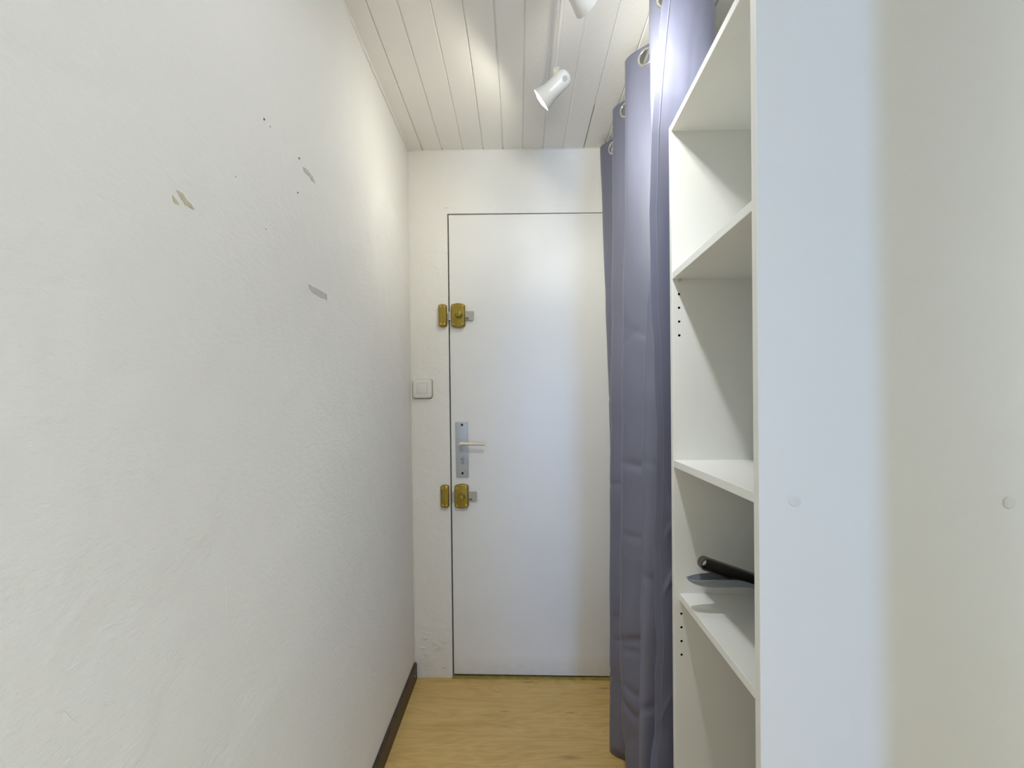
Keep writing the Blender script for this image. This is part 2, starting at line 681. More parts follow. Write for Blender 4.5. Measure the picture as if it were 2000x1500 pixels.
for i in range(len(gx) - 1):
    a, b2 = gx[i], gx[i + 1]
    g = .0020 + .0006 * ((i * 7) % 3)
    bm = new_bm()
    ln = D - .0005
    c = .0016
    dz = .0006 * (((i * 5) % 4) - 1.5)
    pr = [(a + g, ZC + .0045), (a + g, ZC + c + dz), (a + g + c, ZC + dz), (b2 - .001 - c, ZC + dz), (b2 - .001, ZC + c + dz), (b2 - .001, ZC + .0045)]
    va = [bm.verts.new((x, .30, z)) for x, z in pr]
    vb = [bm.verts.new((x, ln, z)) for x, z in pr]
    bm.faces.new(va)
    bm.faces.new(vb[::-1])
    for k in range(6):
        bm.faces.new((va[k], vb[k], vb[(k + 1) % 6], va[(k + 1) % 6]))
    obj('ceiling_board', bm, M_ceil, ceiling)

# uneven filler beads where the left wall meets the ceiling and the end wall
bm = new_bm()
n = 90
tube(bm, [(XL + .0015 + .0025 * noise.noise((k * .45, 2, 0)), .5 + (D - .5) * k / n, ZC - .001 + .0015 * noise.noise((k * .5, 0, 7))) for k in range(n + 1)], [.0045 + .0018 * noise.noise((k * .6, 0, 1)) for k in range(n + 1)], 7)
obj('filler_bead', bm, M_wall, wall_left, smooth=True)
bm = new_bm()
tube(bm, [(XL + .001 + .002 * noise.noise((k * .55, 9, 0)), D - .002, .05 + (ZC - .05) * k / n) for k in range(n + 1)], [.0035 + .0022 * noise.noise((k * .8, 0, 4)) for k in range(n + 1)], 7)
obj('filler_bead', bm, M_back, wall_back, smooth=True)
bm = new_bm()
tube(bm, [(XL + .9 * k / n, D - .0005, ZC - .001 + .001 * noise.noise((k * .5, 3, 7))) for k in range(n + 1)], [.0028 + .0014 * noise.noise((k * .9, 5, 1)) for k in range(n + 1)], 7)
obj('filler_bead', bm, M_back, wall_back, smooth=True)

# dark skirting board along the left wall
bm = new_bm()
BH = .071
pr = [(XL - .002, 0), (XL + .011, 0), (XL + .011, BH - .006), (XL + .006, BH), (XL - .002, BH)]
va = [bm.verts.new((x, D - .012, floor_z(x) + z)) for x, z in pr]
vb = [bm.verts.new((x, -1.2, floor_z(x) + z)) for x, z in pr]
bm.faces.new(va)
bm.faces.new(vb[::-1])
for k in range(5):
    bm.faces.new((va[k], vb[k], vb[(k + 1) % 5], va[(k + 1) % 5]))
baseboard = struct(obj('baseboard_left', bm, M_base), 'dark brown wooden skirting board along the left wall', 'skirting board')
bm = new_bm()
lathe(bm, [(0, .0035), (.0008, .0033), (.0012, .002), (.0013, 0)], (XL + .011, D - .05, floor_z(XL) + .032), (1, 0, 0), 12)
obj('screw', bm, M_chrome, baseboard, smooth=True)

# chips, scuffs, specks and cracks on the left wall


def wall_patch(name, pts, mat, h=.0006):
    bm = new_bm()
    q = [on_x(x, y, XL) for x, y in pts]
    q = [Vector((XL + wall_h(p) - .0009, p.y, p.z)) for p in q]
    prism(bm, q, Vector((h + .0012, 0, 0)))
    return obj(name, bm, mat, wall_left)


def wall_h(p):
    return noise.noise((p.y * 1.3, p.z * 1.3, 3.1)) * .003 + noise.noise((p.y * 5, p.z * 5, 8.7)) * .0009 - .001


def za_(pts, k=3.5725, ox=300, oy=200):
    return [(ox + a / k, oy + b / k) for a, b in pts]


wall_patch('paint_chip', za_([(160, 613), (178, 620), (205, 640), (218, 662), (240, 690), (262, 712), (285, 748), (262, 738), (240, 722), (218, 712), (208, 690), (195, 678), (178, 645)]), M_chip)
wall_patch('paint_chip', za_([(130, 648), (150, 670), (165, 692), (178, 718), (168, 710), (152, 706), (138, 690)]), M_chip)
wall_patch('paint_scuff', za_([(1045, 450), (1075, 470), (1092, 495), (1110, 515), (1130, 565), (1118, 552), (1105, 545), (1095, 520), (1080, 510), (1060, 492), (1050, 480)]), M_chip2)
wall_patch('paint_scuff', za_([(1088, 1268), (1112, 1285), (1130, 1290), (1170, 1312), (1215, 1340), (1217, 1383), (1203, 1368), (1180, 1365), (1150, 1345), (1120, 1330), (1095, 1300)]), M_chip2)
for x, y, r in ((770, 118, 9), (812, 169, 4), (1017, 390, 8), (1008, 630, 6), (786, 884, 3), (573, 519, 3)):
    wall_patch('dark_speck', za_([(x - r * .5, y - r), (x + r * .3, y - r * .7), (x + r * .6, y + r * .4), (x + r * .2, y + r), (x - r * .4, y + r * .3)]), M_speck)


def ridge(pts, r, k=2.439, ox=0, oy=900, X=XL, sub=8, name='plaster_ridge', lift=0):
    q = [on_x(ox + a / k, oy + b / k, X) for a, b in pts]
    path = []
    for a, b in zip(q[:-1], q[1:]):
        for i in range(sub):
            p = a.lerp(b, i / sub)
            p += Vector((0, noise.noise(p * 60) * .0015, noise.noise(p * 60 + Vector((5, 5, 5))) * .0015))
            path.append(p)
    path.append(q[-1])
    for p in path:
        p.x = X + wall_h(p) + lift
    rr = [r * (.25 + .75 * math.sin(PI * (i + .5) / len(path))) * (.8 + .5 * noise.noise((i * .9, 2, 3))) for i in range(len(path))]
    bm = new_bm()
    tube(bm, path, rr, 6)
    obj(name, bm, M_wall, wall_left, smooth=True)


ridge([(470, 812), (540, 778), (605, 770)], .0009)
ridge([(325, 1000), (385, 955), (450, 925)], .0009)
ridge([(930, 815), (960, 797), (1030, 780)], .0008)
ridge([(800, 900), (840, 905), (862, 942), (880, 938)], .0013)
ridge([(470, 1165), (520, 1160), (555, 1145)], .0016)
ridge([(1078, 570), (1080, 660), (1077, 760)], .0007)
ridge([(265, 1195), (320, 1195), (340, 1225), (375, 1250)], .0012)
ridge([(1285, 530), (1308, 497)], .0009)
ridge([(75, 1105), (85, 1108)], .0012)
ridge([(765, 1075), (800, 1050)], .0010)
ridge([(960, 592), (985, 592)], .0009)
ridge([(1785, 1155), (1797, 1135)], .0010)
ridge([(315, 1450), (345, 1410)], .0011)
ridge([(1450, 955), (1490, 960), (1515, 985)], .0007)
ridge([(920, 1255), (960, 1215), (1020, 1180)], .0007)
# plaster flakes on the end wall left of the door
for k in range(26):
    px = random.uniform(822, 876)
    py = random.uniform(1225, 1314)
    p = P(px, py, D)
    bm = new_bm()
    a = random.uniform(-.6, .6)
    L = random.uniform(.006, .016)
    pts = []
    for i in range(6):
        t = i / 5 - .5
        pts.append(p + Vector((math.cos(a) * L * t * 2, -.0022 if p.z < .35 else -.0006, math.sin(a) * L * t * 2 + .002 * noise.noise((k, t * 3, 0)))))
    tube(bm, pts, [.0006, .0014, .0018, .0016, .0012, .0005], 6)
    obj('plaster_ridge', bm, M_back, wall_back, smooth=True)

# ------------------------------------------------------------------ entrance door
bm = new_bm()
FR = Vector((0, -.002, 0))
pts = [d_bl + FR, d_br + FR, d_tr + FR, d_tl + FR]
vs = prism(bm, pts, Vector((0, .042, 0)))
bmesh.ops.bevel(bm, geom=[e for e in bm.edges], offset=.0015, segments=2, affect='EDGES')
door = struct(obj('door_1', bm, M_door, smooth=.5), 'flat white painted entrance door with two brass rim locks and a lever handle', 'door')
YD = D - .002


def rim_lock(cx, cy, kx, ky, label, marks):
    c = P(cx, cy, YD)
    bm = new_bm()
    sc = F / D
    w_, h_ = 27.2 / sc, 44.5 / sc
    pillow_plate(bm, c, rounded_rect(w_, h_, .010, 5, .004), .02, [(0, 0), (0, .012), (.0012, .0165), (.0035, .019), (.006, .0195)])
    body = obj('rim_lock', bm, M_brass, door, smooth=.7)
    body['label'] = label
    # thumb turn, standing proud with a key slot
    kc = P(kx, ky, YD - .0195)
    base = Vector((kc.x, YD - .019, kc.z))
    bm = new_bm()
    lathe(bm, [(0, .0165), (.010, .0160), (.0125, .0150), (.0130, .0135), (.026, .0130), (.0285, .0118), (.0295, .0095), (.0298, 0)], base, (0, -1, 0), 28)
    kn = obj('thumb_turn', bm, M_brass, body, smooth=.6)
    bm = new_bm()
    fc = base + Vector((0, -.0300, 0))
    lathe(bm, [(0, .0018), (.0003, .0018), (.0003, 0)], fc + Vector((0, 0, .0012)), (0, -1, 0), 12)
    box(bm, fc.x - .0009, fc.x + .0009, fc.y - .0003, fc.y, fc.z - .0042, fc.z + .001)
    obj('key_slot', bm, M_hole, body)
    for sx in (-1, 1):
        for sz in (-1, 1):
            bm = new_bm()
            p = c + Vector((sx * (w_ / 2 - .0098), -.0195, sz * (h_ / 2 - .0115)))
            lathe(bm, [(-.002, .0046), (.0006, .0046), (.0012, .0034), (.0004, .0024), (.0003, 0)], p, (0, -1, 0), 14)
            obj('screw', bm, M_goldscrew, body, smooth=.6)
    # sliding bolt bar
    bm = new_bm()
    l0, l1 = c.x - 19.0 / sc, c.x + 29.6 / sc
    zc = c.z - .001
    box(bm, l0, l1, YD - .0105, YD - .0025, zc - .0195, zc + .0195, .0008, 1)
    bo = obj('bolt', bm, M_steel, door)
    bo['label'] = 'flat steel bolt bar of the ' + ('upper' if cy < 700 else 'lower') + ' lock'
    # small worn stamp on the bolt: two black letters
    cu = bpy.data.curves.new('stamp', 'FONT')
    cu.body = marks
    cu.size = .0165
    cu.offset = .0005
    cu.align_x = 'LEFT'
    to = bpy.data.objects.new('stamp', cu)
    C.objects.link(to)
    bpy.context.view_layer.update()
    me = bpy.data.meshes.new_from_object(to.evaluated_get(bpy.context.evaluated_depsgraph_get()))
    bpy.data.objects.remove(to)
    bm = new_bm()
    bm.from_mesh(me)
    bpy.data.meshes.remove(me)
    bm.transform(Matrix.Translation((c.x + w_ / 2 + .0008, YD - .0107, zc - .0165)) @ Matrix.Rotation(PI / 2, 4, 'X'))
    obj('stamp', bm, M_mark, bo)
    return body


rim_lock(895.3, 617, 896.2, 614.5, 'olive brass rim lock with thumb turn, upper one', 'ns')
rim_lock(902, 968.5, 901.5, 970.5, 'olive brass rim lock with thumb turn, lower one', 'ns')


def keeper(cx, cy, name, label):
    sc = F / D
    c = P(cx, cy, D)
    c.y = D - .001
    t = thing(name, label, 'lock keeper', c, group='strike boxes of the rim locks')
    w_, h_ = 16.4 / sc, 43 / sc
    bm = new_bm()
    pillow_plate(bm, c, rounded_rect(w_, h_, .008, 5, .002), .02, [(0, 0), (0, .012), (.0012, .0155), (.0035, .018), (.006, .0185)])
    obj('strike_box', bm, M_brass, t, smooth=.7)
    for sx in (-1, 1):
        for sz in (-1, 1):
            bm = new_bm()
            p = c + Vector((sx * .0082, -.0185, sz * (h_ / 2 - .0105)))
            lathe(bm, [(-.002, .0046), (.0006, .0046), (.0012, .0034), (.0004, .0024), (.0003, 0)], p, (0, -1, 0), 14)
            obj('screw', bm, M_goldscrew, t, smooth=.6)


keeper(865.3, 617.3, 'lock_keeper', 'olive brass strike box on the frame beside the upper lock')
keeper(869.7, 968.5, 'lock_keeper', 'olive brass strike box on the frame beside the lower lock')

# lever handle on its long plate
pc = P(902.5, 877.5, YD)
sc = F / D
bm = new_bm()
hw, hh = 23.6 / sc / 2, 107 / sc / 2
box(bm, pc.x - hw, pc.x + hw, YD - .009, YD + .0005, pc.z - hh, pc.z + hh, .0016, 2, Matrix.Translation(pc) @ Matrix.Rotation(-.008, 4, 'Y') @ Matrix.Translation(-pc))
plate = obj('handle_plate', bm, M_alu, door, smooth=.6)
plate['label'] = 'long grey aluminium handle plate with lever and keyhole'
for py, px in ((829.8, 902.2), (924.3, 903.4)):
    p = P(px, py, YD - .009)
    bm = new_bm()
    lathe(bm, [(-.001, .0056), (.0004, .0056), (.0008, .0046), (.0004, .004), (.0003, 0)], p, (0, -1, 0), 16)
    obj('screw', bm, M_hole, plate, smooth=.5)
# lever
h0 = P(902.5, 866, YD - .009)
bm = new_bm()
tube(bm, [h0 + Vector((0, .001, 0)), h0 + Vector((0, -.014, 0)), h0 + Vector((0.0, -.030, 0))], [.0105, .0085, .0080], 16)
e = P(946, 868.3, YD - .045)
s0 = Vector((h0.x - .007, YD - .046, h0.z + .0015))
N = 14
secs = []
for i in range(N + 1):
    t = i / N
    p = s0.lerp(e, t)
    p.y = YD - .046 + .006 * math.sin(PI * t) * .5 + .004 * t
    hz = .0088 * (1 - t) ** 2 + .0058 * (1 - (1 - t) ** 2) if i else .0070
    hy = .0075 * (1 - t) + .0055 * t
    ring = []
    for k in range(12):
        a = 2 * PI * k / 12
        ca, sa = math.cos(a), math.sin(a)
        ring.append(bm.verts.new(p + Vector((0, math.copysign(abs(ca) ** .7, ca) * hy, math.copysign(abs(sa) ** .7, sa) * hz))))
    secs.append(ring)
for a, b2 in zip(secs[:-1], secs[1:]):
    for k in range(12):
        bm.faces.new((a[k], a[(k + 1) % 12], b2[(k + 1) % 12], b2[k]))
bm.faces.new(secs[0])
bm.faces.new(secs[-1][::-1])
tube(bm, [h0 + Vector((0, -.026, 0)), h0 + Vector((0, -.040, .0005))], [.0088, .0085], 14)
lev = obj('lever', bm, M_cream, plate, smooth=.9)
lev['label'] = 'cream metal lever'
# profile cylinder
kc = P(903.2, 896, YD - .009)
bm = new_bm()
tube(bm, [kc + Vector((0, .001, 0)), kc + Vector((0, -.010, 0))], .0085, 22)
box(bm, kc.x - .005, kc.x + .005, kc.y - .0096, kc.y + .001, kc.z - .0225, kc.z, .002, 2)
cyl = obj('lock_cylinder', bm, M_steel, plate, smooth=.6)
bm = new_bm()
box(bm, kc.x - .0055, kc.x + .003, kc.y - .0106, kc.y - .0098, kc.z - .0011, kc.z + .0011)
obj('key_slot', bm, M_hole, plate)

# small nick in the door paint
bm = new_bm()
p = P(1061.5, 642, YD)
tube(bm, [p + Vector((-.006, -.0002, .003)), p + Vector((0, -.0004, -.001)), p + Vector((.004, -.0004, -.003)), p + Vector((.008, -.0002, .003))], [.0006, .0011, .0012, .0005], 6)
obj('paint_nick', bm, M_door, door, smooth=True)

# light switch
c = P(825.8, 759.3, D)
c.y = D - .0035
t = thing('light_switch', 'square white light switch on the narrow wall left of the door', 'light switch', c)
bm = new_bm()
pillow_plate(bm, c + Vector((0, .0035, 0)), rounded_rect(36.5 / sc, 36.5 / sc, .011, 6), .01, [(0, 0), (0, .009), (.0012, .0125), (.004, .014), (.012, .0148)])
obj('cover_plate', bm, M_plastic, t, smooth=.6)
bm = new_bm()
pillow_plate(bm, c + Vector((.0008, .0035, -.0012)), rounded_rect(38.6 / sc, 38.6 / sc, .012, 6), .01, [(0, -.002), (0, .0012)])
obj('grime_shade_edge', bm, M_grime_shade, t)  # dark rim carries grime and gap shade in its colour
bm = new_bm()
box(bm, c.x - .0225, c.x + .0225, c.y - .0122, c.y - .0108, c.z - .0225, c.z + .0225)
obj('rocker_gap', bm, M_chip2, t)
bm = new_bm()
vs = box(bm, c.x - .0217, c.x + .0217, c.y - .0135, c.y - .0105, c.z - .0217, c.z + .0217, .0012, 2, Matrix.Translation(c) @ Matrix.Rotation(.03, 4, 'X') @ Matrix.Translation(-c))
obj('rocker', bm, M_plastic, t, smooth=.6)

# ------------------------------------------------------------------ shelving unit
UX, UY = P(1471, 787, .66).x, .66
UZ = floor_z(UX + .3) - .002
unit = thing('shelving_unit', 'tall white laminate shelving unit at the right, its plain end panel facing the camera', 'shelving unit', (UX, UY, UZ), (0, .006, -.0236))
UM = world_of(unit)
T = .016
UW, UD = .409, .62
zs_top = 1.843 - UZ      # underside of the top board


def upart(name, mat, *bx, bev=.0007, label=None):
    bm = new_bm()
    box(bm, *bx, bev, 1)
    o = obj(name, bm, mat, unit, local=True)
    if label:
        o['label'] = label
    return o


def drilled(o, holes):
    """cut blind shelf-pin holes (x, y, z, direction) into a panel"""
    bm = new_bm()
    for x, y, z in holes:
        tube(bm, [(x, y - .002, z), (x, y + .010, z)], .0030, 12)
    me = bpy.data.meshes.new('cut')
    bm.to_mesh(me)
    bm.free()
    co = bpy.data.objects.new('cut', me)
    C.objects.link(co)
    co.parent = unit
    md = o.modifiers.new('b', 'BOOLEAN')
    md.operation = 'DIFFERENCE'
    md.solver = 'EXACT'
    md.object = co
    bpy.context.view_layer.update()
    nm = bpy.data.meshes.new_from_object(o.evaluated_get(bpy.context.evaluated_depsgraph_get()))
    o.modifiers.clear()
    o.data = nm
    bpy.data.objects.remove(co)


UH = zs_top + T
near = upart('side_panel', M_lam, 0, UD, 0, T, 0, UH, label='near side panel seen broadside, with two round cover caps')
far = upart('side_panel', M_lam, 0, UD, UW - T, UW, 0, UH)
upart('top_board', M_lam, .0005, UD, T, UW - T, UH - T, UH)
upart('back_panel', M_lam, UD - .008, UD - .003, T, UW - T, .05, UH - T)
inv = UM.inverted()


def uz(px, py):
    """height in unit space of a point seen on the inner face of the far panel"""
    return (inv @ P(px, py, 1.052)).z


z2 = uz(1312, 545.5)      # underside
z3 = uz(1312, 898.8)      # upper face
z5 = uz(1322, 1158.8)
upart('shelf', M_lam, .0008, UD - .009, T, UW - T, z2, z2 + T)
upart('shelf', M_lam, .0008, UD - .009, T, UW - T, z3 - T, z3)
upart('shelf', M_lam, .012, UD - .009, T, UW - T, z5 - T, z5)
upart('shelf', M_lam, .0008, UD - .009, T, UW - T, .06, .06 + T)
upart('plinth', M_lam, .012, .026, T, UW - T, 0, .06)
HX = (inv @ P(1326.5, 600, 1.052)).x
holes = [(HX, UW - T, uz(1326, y)) for y in (574.5, 601, 628, 655)] + [(HX, UW - T, uz(1332, y)) for y in (1199, 1225.5, 1252.5, 1279)]
drilled(far, holes)
for x, y, z in holes:
    bm = new_bm()
    lathe(bm, [(0, 0.0027), (.0003, .0027), (.0003, 0)], (x, y + .0075, z), (0, -1, 0), 10)
    lathe(bm, [(0, .0027), (.0072, .0027)], (x, y + .0078, z), (0, -1, 0), 10)
    obj('pin_hole', bm, M_hole, unit, local=True)
bm = new_bm()
tube(bm, [(HX, UW - T + .002, z2 - .0035), (HX, UW - T - .009, z2 - .0035)], [.0035, .0032], 12)
box(bm, HX - .003, HX + .003, UW - T - .011, UW - T - .001, z2 - .003, z2 - .0005)
obj('shelf_pin', bm, M_chrome, unit, local=True, smooth=.6)
for px, py in ((1551, 977.5), (1958.5, 979.5)):
    p = inv @ P(px, py, .66)
    bm = new_bm()
    lathe(bm, [(-.001, .0088), (.0006, .0088), (.0014, .0080), (.0017, .0066), (.0017, 0)], (p.x, 0, p.z), (0, -1, 0), 28)
    obj('cover_cap', bm, M_plastic, unit, local=True, smooth=.6)

# ------------------------------------------------------------------ dustpan and hand brush on the low shelf
SH = (UM @ Vector((.3, .2, z5))).z


def shelf_z(x, y):
    v = inv @ Vector((x, y, 0))
    return (UM @ Vector((v.x, v.y, z5))).z


YH = .955
pan = thing('dustpan', 'blue grey plastic dustpan lying on the low shelf under the brush', 'dustpan', (.62, YH, shelf_z(.62, YH)))
bm = new_bm()
# tray: floor, back wall, two side walls, all thin and open towards +X
tz = lambda x: shelf_z(x, YH) + .0015
xb, xf = .535, .745
yw0, yw1 = YH - .098, YH + .082
th = .003


def quadbox(bm, a, b, c, d, n):
    prism(bm, [Vector(a), Vector(b), Vector(c), Vector(d)], Vector(n) * th)


quadbox(bm, (xb, yw0, tz(xb)), (xf, yw0, tz(xf)), (xf, yw1, tz(xf)), (xb, yw1, tz(xb)), (0, 0, 1))
quadbox(bm, (xb, yw0, tz(xb)), (xb, yw1, tz(xb)), (xb - .006, yw1, tz(xb) + .044), (xb - .006, yw0, tz(xb) + .044), (1, 0, 0))
for yy, s in ((yw0, 1), (yw1, -1)):
    quadbox(bm, (xb, yy, tz(xb)), (xf, yy, tz(xf)), (xf, yy, tz(xf) + .012), (xb - .006, yy, tz(xb) + .044), (0, s, 0))
obj('tray', bm, M_pan, pan)
# hollow handle, open upwards
prof = [(1349.5, 1134, 1136, .006), (1351, 1137, 1140.5, .008), (1356, 1137.2, 1143.5, .013), (1365, 1136.2, 1147, .017), (1378, 1134.8, 1149.5, .020), (1392, 1133.6, 1150.5, .021),
        (1410, 1133.0, 1150.8, .022), (1430, 1132.8, 1150.6, .022), (1450, 1134.5, 1150.2, .022), (1465, 1139, 1151.0, .022), (1480, 1144, 1153.5, .022), (1500, 1150, 1160, .022), (1524, 1158, 1168, .022)]
def smooth_rows(rows_, n):
    out_ = []
    for i in range(len(rows_) - 1):
        q = [Vector((*rows_[max(0, min(len(rows_) - 1, i + d))], )) for d in (-1, 0, 1, 2)]
        for k in range(n):
            t_ = k / n
            out_.append(tuple(.5 * ((2 * b) + (c_ - a) * t_ + (2 * a - 5 * b + 4 * c_ - d_) * t_ * t_ + (3 * b - a - 3 * c_ + d_) * t_ ** 3) for a, b, c_, d_ in zip(*q)))
    return out_ + [tuple(rows_[-1])]


bm = new_bm()
secs = []
for px, rim, bot, hw in smooth_rows(prof, 4):
    yf = YH - hw
    zr = P(px, rim, YH - .02).z
    zb_ = P(px, bot, YH - .02).z
    x = P(px, rim, YH - .02).x
    if px > 1523:
        x = .532
    r = min(.0022, hw * .4)
    cy = [(yf, zr), (yf + hw * .10, zb_ + (zr - zb_) * .45), (yf + hw * .35, zb_ + .001), (YH, zb_), (YH + hw * .65, zb_ + .001), (YH + hw * .9, zb_ + (zr - zb_) * .45), (YH + hw, zr),
          (YH + hw - r, zr + .0006), (YH + hw * .9 - r * 1.2, zb_ + (zr - zb_) * .5 + .001), (YH + hw * .55, zb_ + .0035), (YH, zb_ + .0028), (YH - hw * .55, zb_ + .0035), (yf + hw * .1 + r * 1.2, zb_ + (zr - zb_) * .5 + .001), (yf + r, zr + .0006)]
    secs.append([bm.verts.new((x, a, b2)) for a, b2 in cy])
for a, b2 in zip(secs[:-1], secs[1:]):
    n = len(a)
    for k in range(n):
        bm.faces.new((a[k], a[(k + 1) % n], b2[(k + 1) % n], b2[k]))
bm.faces.new(secs[0])
bm.faces.new(secs[-1][::-1])
obj('handle', bm, M_pan, pan, smooth=.7)

brush = thing('hand_brush', 'dark brown plastic hand brush with hanging hole, leaning across the dustpan handle', 'brush', (.62, YH, shelf_z(.62, YH) + .004))
# handle frame: along the axis a, height direction h, depth towards -Y
p0 = P(1375.5, 1100.0, YH)
p1 = P(1466, 1131.5, YH)
a_ = (p1 - p0).normalized()
hdir = Vector((-a_.z, 0, a_.x))
Yv = Vector((0, 1, 0))
R0, RH = .0126, .0074
hc = Vector((-.0012, 0, .002))


def hp(s, h, y):
    return p0 + a_ * s + hdir * h + Yv * y


bm = new_bm()
YBK, YFR = .010, -.010
L_ = .165
# outline of the handle: rounded end at s=0
out = []
for k in range(17):
    a = PI / 2 + PI * k / 16
    out.append((R0 * .82 * math.cos(a), R0 * math.sin(a)))
low = [(.03, -R0 * 1.0), (.07, -R0 * 1.0), (.11, -R0 * .98), (L_, -R0)]
top = [(L_, R0), (.11, R0 * .98), (.07, R0 * 1.0), (.03, R0 * 1.0)]
loop = out + low + top
n = len(loop)


def shrink(s, h, d):
    if s <= 0:
        l = math.hypot(s / .82, h)
        k = (l - d) / l
        return s * k, h * k
    return s, h - math.copysign(d, h)


# rim wall
ringf = [bm.verts.new(hp(s, h, YFR)) for s, h in loop]
ringb = [bm.verts.new(hp(s, h, YBK)) for s, h in loop]
inn = [shrink(s, h, .0028) for s, h in loop]
ringfi = [bm.verts.new(hp(s, h, YFR)) for s, h in inn]
ringbi = [bm.verts.new(hp(s, h, YBK - .003)) for s, h in inn]
for A, B in ((ringb, ringf), (ringf, ringfi), (ringfi, ringbi)):
    for k in range(n):
        k2 = (k + 1) % n
        bm.faces.new((A[k], A[k2], B[k2], B[k]))
# back plate with the hanging hole
for yy in (YBK, YBK - .003):
    src = loop if yy == YBK else inn
    hx, hz = .0024, .0
    m = 32
    hole, outer = [], []
    q = abs(src[-1][1])
    for k in range(m):
        a = 2 * PI * k / m
        ca, sa = math.cos(a), math.sin(a)
        hole.append(bm.verts.new(hp(hx + RH * .8 * ca, hz + RH * sa, yy)))
        if ca < 0:
            l = q
            outer.append(bm.verts.new(hp(.82 * l * ca, l * sa, yy)))
        else:
            mx = max(abs(ca), abs(sa))
            outer.append(bm.verts.new(hp(q * ca / mx, q * sa / mx, yy)))
    for k in range(m):
        k2 = (k + 1) % m
        bm.faces.new((hole[k], hole[k2], outer[k2], outer[k]))
    vA, vB = bm.verts.new(hp(q, -q, yy)), bm.verts.new(hp(q, q, yy))
    vC, vD = bm.verts.new(hp(L_, q, yy)), bm.verts.new(hp(L_, -q, yy))
    bm.faces.new((vA, vD, vC, vB))
    if yy == YBK:
        h1_ = hole
    else:
        for k in range(m):
            k2 = (k + 1) % m
            bm.faces.new((h1_[k], h1_[k2], hole[k2], hole[k]))
bh = obj('handle', bm, M_brush, brush, smooth=.6)
# raised collar round the hanging hole and two thin lines along the rim
bm = new_bm()
x_ = [hp(.0024 + RH * .8 * math.cos(2 * PI * k / 24), RH * math.sin(2 * PI * k / 24), YBK - .004) for k in range(25)]
tube(bm, x_, .0012, 6, cap=False)
obj('hanging_loop', bm, M_brush, brush, smooth=True)
bm = new_bm()
he = hp(L_, 0, 0)
Mh = Matrix.Translation(he)
hz0 = shelf_z(.62, YH) + .0046
zt_ = he.z + R0
box(bm, he.x - .004, he.x + .135, YH - .022, YH + .022, hz0 + .030, hz0 + .046, .004, 2)
prism(bm, [hp(L_ - .01, -R0, -.01), hp(L_ - .01, R0, -.01), Vector((he.x + .03, YH - .01, hz0 + .046)), Vector((he.x + .02, YH - .01, hz0 + .030))], Vector((0, .02, 0)))
obj('brush_head', bm, M_brush, brush)
bm = new_bm()
for i in range(16):
    for j in range(5):
        x = he.x + .004 + i * .0082
        y = YH - .016 + j * .008
        tube(bm, [(x, y, hz0 + .032), (x + random.uniform(-.002, .002), y + random.uniform(-.002, .002), hz0)], [.0018, .0030], 5)
br = obj('bristles', bm, M_bristle, brush)
br['kind'] = 'stuff'

# ------------------------------------------------------------------ curtain on its rod
ZR = CAMZ + 1.066
ZT = ZR + .036
XROD = .410
crest = {
    1: [(1172, 285, 1.975), (1177, 420, 1.975), (1183, 600, 1.965), (1190, 800, 1.95), (1196, 1000, 1.93), (1202, 1200, 1.91), (1204, 1420, 1.89)],
    2: [(1197, 205, 1.72), (1197, 400, 1.72), (1195, 600, 1.72), (1192, 800, 1.70), (1191.5, 1000, 1.675), (1192, 1200, 1.645), (1192, 1330, 1.62), (1192, 1468, 1.595)],
    3: [(1221, 118, 1.475), (1221.5, 400, 1.475), (1217, 600, 1.47), (1215.5, 800, 1.465), (1214, 950, 1.455), (1212, 1100, 1.44), (1211, 1250, 1.42), (1214, 1380, 1.40), (1223, 1510, 1.375), (1226, 1560, 1.37)],
    4: [(1269, -40, 1.235), (1269, 60, 1.235), (1272, 160, 1.235), (1275, 300, 1.235), (1273, 500, 1.235), (1264, 600, 1.23), (1260, 700, 1.23), (1256, 800, 1.225), (1253.5, 950, 1.22), (1253.5, 1100, 1.21), (1252, 1250, 1.20), (1249.5, 1400, 1.19), (1250, 1500, 1.18), (1250, 1700, 1.17)],
    5: [(1297, -110, 1.105), (1294, 0, 1.105), (1288, 60, 1.105), (1281, 140, 1.105), (1273, 250, 1.105), (1270, 371, 1.105), (1268.5, 413, 1.105), (1270, 483, 1.105), (1271, 553, 1.105), (1272, 600, 1.105), (1273.5, 626, 1.105), (1277, 655, 1.105), (1278, 720, 1.105), (1280, 790, 1.105), (1283, 836, 1.105), (1282, 900, 1.105), (1281, 990, 1.105), (1276, 1060, 1.105), (1276, 1090, 1.105), (1278, 1120, 1.105), (1279, 1200, 1.105), (1283, 1256, 1.105), (1279, 1330, 1.105), (1279, 1430, 1.105), (1272, 1470, 1.10), (1270, 1500, 1.10), (1268, 1760, 1.095)],
}
keys = {k: sorted([P(*q) for q in v], key=lambda p: -p.z) for k, v in crest.items()}


def crest_at(k, z):
    a = keys[k]
    if z >= a[0].z:
        return a[0].x, a[0].y
    if z <= a[-1].z:
        return a[-1].x, a[-1].y
    for p, q in zip(a[:-1], a[1:]):
        if q.z <= z <= p.z:
            t = (p.z - z) / (p.z - q.z)
            t = t * t * (3 - 2 * t) if k != 5 else t
            return p.x + (q.x - p.x) * t, p.y + (q.y - p.y) * t


